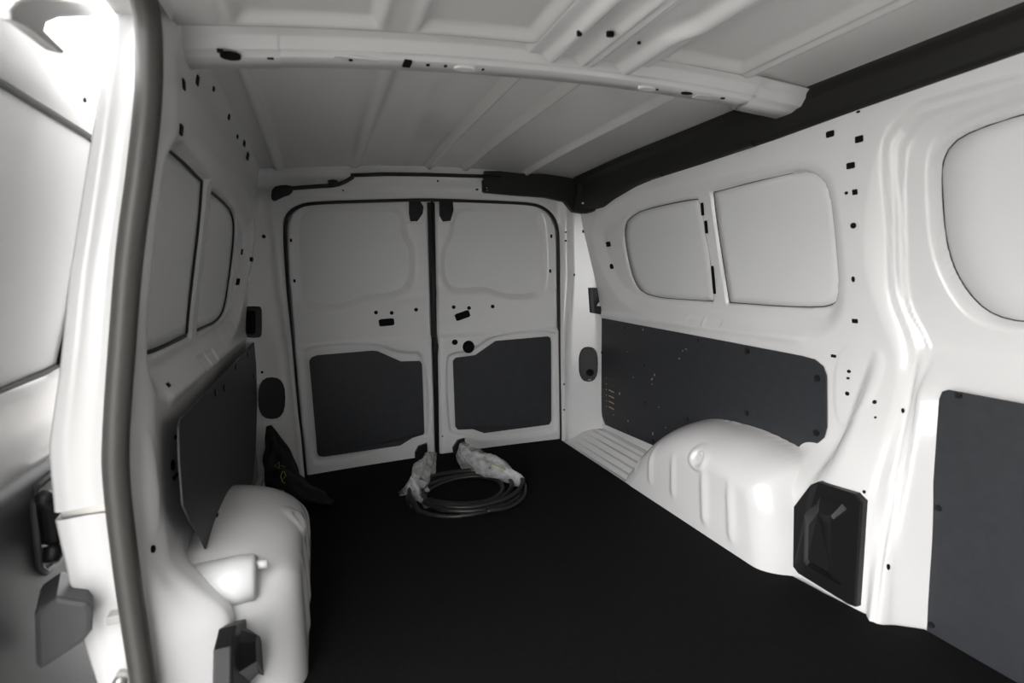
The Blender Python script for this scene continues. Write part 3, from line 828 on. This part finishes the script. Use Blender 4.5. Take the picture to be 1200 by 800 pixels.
p = hit(690, 444.5, 1, rear_base, 2.5); piece('tab', p - np.array([0, 0.010, 0]), (0, -1, 0), 0.02, 0.008, 0.006, 'rect', 'greylight', capR)
r = thing_at('vent_cap', hit(318, 491, 1, rear_base, 2.5), 'large oval black cap on the left rear post above the black bag', 'cap')
rear_poly('cap', oval(318.5, 466, 32, 49), 0.008, 'plastic', r, ch=0)
rear_poly('cap_rim', oval(318.5, 466, 35, 52), 0.003, 'paint', r, ch=0)
r = thing_at('latch_pocket', hit(700, 367, 1, rear_base, 2.5), 'black wedge-shaped pocket on the right rear post above the lining board', 'pocket')
rear_poly('pocket_frame', [(689, 337), (703, 337), (712, 344), (712, 363), (703, 368), (692, 366)], 0.004, 'plastic', r, ch=0)
rear_poly('pocket_lip', [(689, 337), (694, 337), (695, 367), (691, 366)], 0.016, 'plastic', r, ch=0)
rear_poly('pocket_lip', [(695, 358), (712, 359), (712, 364), (703, 368), (695, 367)], 0.014, 'plastic', r, ch=0)
r = thing_at('latch_pocket', hit(297, 396, 1, rear_base, 2.5), 'rounded black pocket on the dark left rear post', 'pocket')
rear_poly('pocket_frame', oval(297, 377, 20, 37, 20, 6), 0.006, 'plastic', r, ch=0)
rear_poly('pocket_core', oval(295, 377, 10, 28, 20, 6), 0.012, 'hole', r, ch=0)
# access cover, bottom of the right pillar
def cov_surf(Y, Z): return right_x(Y, Z)
def cover(name, pts_yz, f, side, label):
    q = [np.array((float(f(np.array(y), np.array(z))), y, z)) for y, z in pts_yz]
    X0 = np.mean([p[0] for p in q])
    r = tag(root(name, (X0, np.mean([p[1] for p in q]), min(p[2] for p in q))), label, 'cover')
    d = -0.020 * side
    pl_ = prism('cover_plate', [p + np.array([d, 0, 0]) for p in q], (0.03 * side, 0, 0), 'plastic', r, 0.004)
    c = np.mean(q, 0)
    inner = [c + (p - c) * np.array([1, 0.62, 0.74]) + np.array([d, 0, 0.0]) for p in q]
    top_ = [c + (p - c) * np.array([1, 0.36, 0.52]) + np.array([d * 2.2, -0.010, 0.0]) for p in q]
    n = len(q); v = inner + top_
    fs = [(i, (i + 1) % n, n + (i + 1) % n, n + i) for i in range(n)] + [tuple(range(n, 2 * n))]
    mesh_obj('cover_bulge', v, fs, 'plastic', r)
    return r
cpx = [(936, 592), (956, 566), (964, 563), (1008, 577), (1017, 586), (1009, 709), (1000, 706), (941, 670), (935, 662)]
cyz = [hit(x, y, 0, right_x, 1.23) for x, y in cpx]; cyz = [(p[1], max(p[2], 0.012)) for p in cyz]
cR = cover('access_cover', cyz, right_x, 1, 'black plastic access cover at the foot of the right pillar')
cl = [(1.20, 0.02), (1.215, 0.25), (1.185, 0.305), (1.15, 0.31), (1.105, 0.26), (1.095, 0.02)]
cL = cover('access_cover', [hit(x, y, 0, lambda Y, Z: np.asarray(-0.205 + 0 * Y), -0.2)[1:] for x, y in ((256, 815), (257, 760), (263, 735), (276, 727), (286, 742), (299, 790), (301, 815))],
           lambda Y, Z: np.asarray(-0.205 + 0 * Y), -1, 'black plastic cover in front of the left wheel arch at the bottom edge')

# ------------------------------------------------------------------ floor mat
mo = [(-0.092, 1.10), (-0.094, 2.00), (-0.22, 2.08), (-0.22, 2.44), (-0.12, 2.50), (-0.11, 2.552), (0.2, 2.568), (0.5, 2.573), (0.8, 2.568), (1.10, 2.552), (1.150, 2.54),
      (1.150, 2.2), (1.148, 1.6), (1.150, 1.19), (1.165, 1.145), (1.21, 1.112), (1.222, 1.0), (1.238, 0.903), (1.275, 0.845), (1.311, 0.805), (1.311, 0.70), (1.311, 0.60), (1.311, 0.3), (1.311, -0.75),
      (-0.30, -0.75), (-0.30, 0.98), (-0.24, 1.0), (-0.17, 1.04), (-0.11, 1.06)]
mat_o = prism('floor_mat', [(x, y, -0.012) for x, y in mo], (0, 0, 0.012), 'carpet', None, 0.0)
tag(mat_o, 'black carpet mat covering the load floor', 'floor mat')
es = box('mat_edge', (-0.099, 1.45, -0.012), (-0.093, 1.99, 0.004), 'tan', mat_o, 0.001); es['label'] = 'tan edge strip'

# ------------------------------------------------------------------ side door opening, left
zs_ = np.array([0.0, 0.184, 0.315, 0.425, 0.561, 0.648, 0.789, 0.927, 1.062, 1.169, 1.247])
xs_ = -np.array([0.333, 0.333, 0.335, 0.336, 0.334, 0.325, 0.302, 0.278, 0.249, 0.228, 0.219])
sealp = [(x, 1.03, z) for x, z in zip(xs_, zs_)] + [(-0.214, 1.015, 1.29), (-0.21, 0.97, 1.322), (-0.207, 0.90, 1.335), (-0.205, 0.5, 1.338), (-0.205, -0.7, 1.338)]
sl = tube('opening_seal', spline(sealp, 5), 0.019, 'rubber', wall_left, 14)
sl['label'] = 'thick dark grey rubber seal of the side door opening'
# header of the opening
mesh_obj('opening_header', [(-0.19, -0.75, 1.30), (-0.19, 1.06, 1.30), (-0.17, 1.06, 1.37), (-0.17, -0.75, 1.37), (-0.27, -0.75, 1.40), (-0.27, 1.06, 1.40)], [(0, 1, 2, 3), (0, 4, 5, 1), (3, 2, 5, 4)], 'paint', wall_left)
# jamb between seal and outer skin, split at the slide-rail gap
def outx(z): return np.interp(z, [0, .1, .3, .5, .62, .75, .9, 1.12, 1.3, 1.45], [-.385, -.40, -.425, -.437, -.432, -.402, -.372, -.318, -.275, -.24])
def jamb(name, z0, z1, parent):
    z = np.linspace(z0, z1, 40); P = []
    xi = np.interp(z, zs_, xs_)
    xo = outx(z)
    for t, y in ((0.0, 1.045), (0.25, 1.062), (0.5, 1.066), (0.72, 1.062), (0.93, 1.058), (1.0, 1.064)):
        P.append(np.stack([xi + (xo - xi) * t, np.full_like(z, y), z], -1))
    for y in (1.10, 1.4, 2.0, 2.6):
        P.append(np.stack([xo - 0.004, np.full_like(z, y), z], -1))
    return grid_obj(name, np.array(P), 'paint', parent, None, True)
jamb('door_jamb', -0.10, 0.498, wall_left); jamb('door_jamb', 0.512, 1.42, wall_left)
box('slide_rail', (-0.43, 1.070, 0.49), (-0.34, 1.10, 0.52), 'steel', wall_left, 0.002)
p = at(137, 722, 1, 1.055); box('bump_stop', tuple(p - np.array([.012, 0.012, .008])), tuple(p + np.array([.012, .012, .008])), 'bracket', wall_left, 0.003)
p = at(143, 795, 1, 1.055); tube('striker_bolt', [p + np.array([0, -0.02, 0]), p + np.array([0, 0.01, 0])], 0.012, 'steel', wall_left, 12)

# open sliding door outside
def XD(z): return np.interp(z, [-.1, .1, .41, .6, .73, .9, 1.16, 1.30, 1.4], [-.53, -.545, -.545, -.52, -.487, -.445, -.376, -.33, -.29])
YD0, YD1 = 0.80, 1.50
dz = np.linspace(0.0, 1.245, 130); dy = np.linspace(YD0, YD1, 90)
Yg, Zg = np.meshgrid(dy, dz, indexing='ij')
def dhit(x, y, off=0.0): return hit(x, y, 0, lambda Y, Z: XD(Z) + off, -0.45)
WIN = np.array([dhit(*q)[1:] for q in ((-60, 52), (0, 90), (112, 160), (120, 168), (118, 185), (100, 300), (86, 380), (75, 428), (60, 436), (0, 462), (-60, 488))])
WIN = np.vstack([WIN, [(0.86, 0.80), (0.86, 1.12)]]) if WIN[0][0] > 0.9 else WIN
sdw = sdp(Yg, Zg, WIN)
Xg = XD(Zg) - 0.022 * sm(-sdw / 0.006) - 0.006 * sm((0.02 - sdw) / 0.02)
Xg = Xg + 0.008 * sm((0.63 - Zg) / 0.05)
door3 = tag(grid_obj('door_3', np.stack([Xg, Yg, Zg], -1), 'paint', None, None, False), 'open sliding side door outside the left opening, with grey trim', 'door', 'structure')
wi = inset(resample(WIN, 90), 0.004)
prism('window_panel', [(float(XD(z)) - 0.012, y, z) for y, z in wi], (-0.004, 0, 0), 'pane', door3, 0.0)
tube('window_seam', [(float(XD(z)) - 0.010, y, z) for y, z in inset(resample(WIN, 120), 0.001)], 0.006, 'seal', door3, 6, closed=True)  # black tube puts the seam's dark line of shade into the colour
# outer skin closing the door
mesh_obj('door_closure', [(float(XD(z)) - 0.07, y, z) for y in (YD0, YD1) for z in (0, .41, .73, 1.16, 1.245)], [(i, i + 1, i + 6, i + 5) for i in range(4)], 'paint', door3)
piece('fixing_hole', dhit(99, 117), (1, 0, 0), 0.010, 0.008, 0.004, 'disc', 'hole', door3)
# trim card
def tzt(y): return dhit(0, 600)[2]
T0, T1 = dhit(0, 598, 0.02), dhit(82, 525, 0.02)
tz = 0.5 * (T0[2] + T1[2])
prof = [(0.0, tz + 0.015), (0.018, tz + 0.012), (0.030, tz - 0.004), (0.034, tz - 0.03), (0.034, tz - 0.12), (0.034, 0.25), (0.034, 0.1), (0.034, 0.02)]
P = np.array([[(float(XD(z)) + dx, y, z) for dx, z in prof] for y in np.linspace(YD0 + 0.03, 1.40, 20)])
tcard = grid_obj('trim_card', P, 'grey', door3, None, False)
tcard['label'] = 'moulded grey plastic lower trim'
def tpt(x, y, off): return dhit(x, y, 0.034 + off)
rec = [tpt(x, y, 0.002) for x, y in ((40, 588), (45, 572), (74, 546), (82, 550), (84, 640), (55, 668), (49, 664))]
prism('handle_recess', rec, (-0.02, 0, 0), 'plastic', tcard, 0.002)
ring = [tpt(x, y, 0.004) for x, y in ((39, 588), (44, 570), (74, 544), (84, 548), (86, 642), (54, 671), (47, 665))]
tube('recess_rim', np.array(ring), 0.006, 'grey', tcard, 8, closed=True)
hp = [tpt(x, y, 0.032) for x, y in ((50, 582), (58, 590), (64, 612), (65, 635), (60, 658))]
tube('inner_handle', spline(hp, 4), [0.012 + 0.010 * math.sin(math.pi * i / 16) for i in range(17)], 'plastic', tcard, 10)
# roller arm cover
RC = lambda x, y, Yv: at(x, y, 1, Yv)
front_ = [RC(x, y, 1.015) for x, y in ((40, 722), (44, 716), (66, 700), (102, 706), (108, 714), (108, 740), (98, 753), (48, 786), (42, 780))]
rc = prism('roller_cover', front_, (-0.03, 0.10, 0.0), 'grey', door3, 0.008); rc['label'] = 'grey plastic cover over the door roller arm'
# upper arm of the door
armY = 1.06
ua = prism('upper_arm', [at(x, y, 0, -0.29) for x, y in ((12, 10), (20, 0), (40, -6), (120, 4), (150, 6), (158, 16), (140, 19), (70, 22), (56, 28), (54, 36), (80, 62), (74, 64), (36, 34), (14, 24))], (-0.02, 0.0, 0.004), 'bracket', door3, 0.004)
ua['label'] = 'grey metal upper guide arm'

# ------------------------------------------------------------------ black bag against the left rear
bag = tag(root('bag', (-0.10, 2.2, 0.0)), 'crumpled black fabric bag with yellow-green print slumped against the left wall', 'bag')
n1, n2 = 56, 44
ths = np.linspace(0, 2 * math.pi, n1, endpoint=False); tt = np.linspace(0, 1, n2)
spn = np.array([at(325, 508, 1, 2.40), at(328, 540, 1, 2.36), at(338, 572, 1, 2.27), at(356, 598, 1, 2.16), at(385, 607, 1, 2.13)])
spn[0] = at(306, 500, 1, 2.40); spn[1] = at(316, 535, 1, 2.35); spn[2] = at(328, 568, 1, 2.27)
spn[3] = (-0.10, 2.16, 0.055); spn[4] = (0.00, 2.10, 0.025); spn[:3, 0] += 0.03
sp2 = spline(spn, 11)[:n2 + 1]; sp2 = sp2[np.linspace(0, len(sp2) - 1, n2).astype(int)]
G = np.zeros((n1, n2, 3))
for j, t in enumerate(tt):
    w_ = np.interp(t, [0, .08, .3, .6, .85, 1], [.012, .035, .085, .125, .10, .02])
    h_ = np.interp(t, [0, .08, .3, .6, .85, 1], [.010, .025, .045, .055, .035, .01])
    T = sp2[min(j + 1, n2 - 1)] - sp2[max(j - 1, 0)]; T /= np.linalg.norm(T)
    a = np.cross(T, (0.75, 0.0, 0.66)); a /= np.linalg.norm(a); b = np.cross(a, T)
    for i, th in enumerate(ths):
        k = 1 + 0.10 * math.sin(3 * th + 9 * t) + 0.07 * math.sin(5 * th - 14 * t + 1) + 0.05 * math.sin(8 * th + 23 * t)
        G[i, j] = sp2[j] + a * w_ * k * math.cos(th) + b * h_ * k * math.sin(th)
G[..., 2] = np.maximum(G[..., 2], 0.001)
bag_body = grid_obj('bag_body', G, 'cloth', bag, None, False, True)
# print marks
def bag_pt(x, y, Yv): return at(x, y, 1, Yv)
bv = G.reshape(-1, 3); bpx = np.stack([600 + FPX * ((bv - CAM) @ RV) / ((bv - CAM) @ A), 400 - FPX * ((bv - CAM) @ UV) / ((bv - CAM) @ A)], -1); bdep = (bv - CAM) @ A
def on_bag(x, y):
    d = np.hypot(bpx[:, 0] - x, bpx[:, 1] - y); c = np.argsort(d)[:6]; dep = bdep[c].min() - 0.012
    r_ = ray(x, y); return CAM + r_ * dep / (r_ @ A)
for stroke in ([(322, 546), (327, 541), (327, 549), (322, 546)], [(329, 545), (334, 547)], [(331, 552), (329, 558), (331, 564), (334, 566)], [(333, 552), (335, 557), (332, 561)], [(331, 574), (331, 583)], [(331, 575), (334, 577), (331, 579), (334, 583)]):
    tube('print_mark', np.array([on_bag(*q) for q in stroke]), 0.0016, 'print', bag_body, 5)

# ------------------------------------------------------------------ coiled hose with wrapped ends
coil = tag(root('hose_coil', (0.51, 2.05, 0.0)), 'coiled black hose with plastic-wrapped ends lying before the rear doors', 'hose')
pts = []
e_l = at(497, 588, 2, 0.02); e_r = at(612, 566, 2, 0.02)
loops = [(0.50, 2.055, 0.145), (0.505, 2.045, 0.160), (0.53, 2.035, 0.195), (0.51, 2.035, 0.225)]
for i, (cx, cy, rr) in enumerate(loops):
    nx = loops[min(i + 1, len(loops) - 1)]
    for k in range(28):
        t = k / 28; a = 2 * math.pi * t + 3.6
        c_ = (cx + (nx[0] - cx) * t, cy + (nx[1] - cy) * t, rr + (nx[2] - rr) * t)
        pts.append((c_[0] + c_[2] * 1.05 * math.cos(a), c_[1] + c_[2] * 0.92 * math.sin(a), 0.011 + 0.010 * (i % 3) + 0.006 * math.sin(a * 2 + i)))
tube('hose', pts, 0.0095, 'hose', coil, 8)
def tail(name, pl): return tube(name, spline(pl, 6), 0.0095, 'hose', coil, 8)
tail('hose_end', [e_l, at(505, 592, 2, 0.02), at(525, 598, 2, 0.02), at(560, 598, 2, 0.02), at(590, 592, 2, 0.014)])
tail('hose_end', [e_r, at(615, 572, 2, 0.02), at(612, 584, 2, 0.016), at(596, 594, 2, 0.016), at(570, 599, 2, 0.016)])
def wrap(name, spine, radii, flat, seed, up):
    rs = np.random.RandomState(seed); sp = spline(spine, 8); k = len(sp); n = 26
    rr = np.interp(np.linspace(0, 1, k), np.linspace(0, 1, len(radii)), radii)
    G = np.zeros((n, k, 3)); ph = rs.rand(6) * 6.28
    for j in range(k):
        T = sp[min(j + 1, k - 1)] - sp[max(j - 1, 0)]; T /= np.linalg.norm(T)
        a = np.cross(T, up); a /= np.linalg.norm(a); b = np.cross(a, T)
        for i in range(n):
            th = 2 * math.pi * i / n; t = j / k
            q = 1 + 0.13 * math.sin(3 * th + 7 * t + ph[0]) + 0.10 * math.sin(6 * th - 12 * t + ph[1]) + 0.07 * math.sin(11 * th + 25 * t + ph[2]) + 0.025 * rs.randn()
            G[i, j] = sp[j] + rr[j] * q * (a * math.cos(th) + b * flat * math.sin(th))
    G[..., 2] = np.maximum(G[..., 2], 0.002)
    return grid_obj(name, G, 'film', coil, None, False, True)
wrap('plastic_wrap', [at(510, 532, 1, 2.36), at(503, 545, 1, 2.28), at(493, 562, 1, 2.18), at(486, 576, 1, 2.10), at(494, 585, 1, 2.04), at(500, 592, 1, 1.97)], [0.014, 0.055, 0.078, 0.062, 0.030, 0.032], 0.45, 3, (0.3, 1, 0.2))
wrapR = wrap('plastic_wrap', [at(541, 523, 1, 2.36), at(546, 534, 1, 2.30), at(562, 545, 1, 2.20), at(582, 551, 1, 2.12), at(598, 558, 1, 2.06), at(613, 567, 1, 2.01)], [0.022, 0.070, 0.078, 0.064, 0.036, 0.026], 0.55, 5, (0.3, 1, 0.4))
tube('yellow_tie', [at(577, 543, 1, 2.075), at(585, 547, 1, 2.055), at(592, 550, 1, 2.04)], 0.003, 'print', wrapR, 6)
tube('connector', [at(546, 533, 1, 2.32), at(575, 549, 1, 2.14)], 0.022, 'seal', coil, 10)
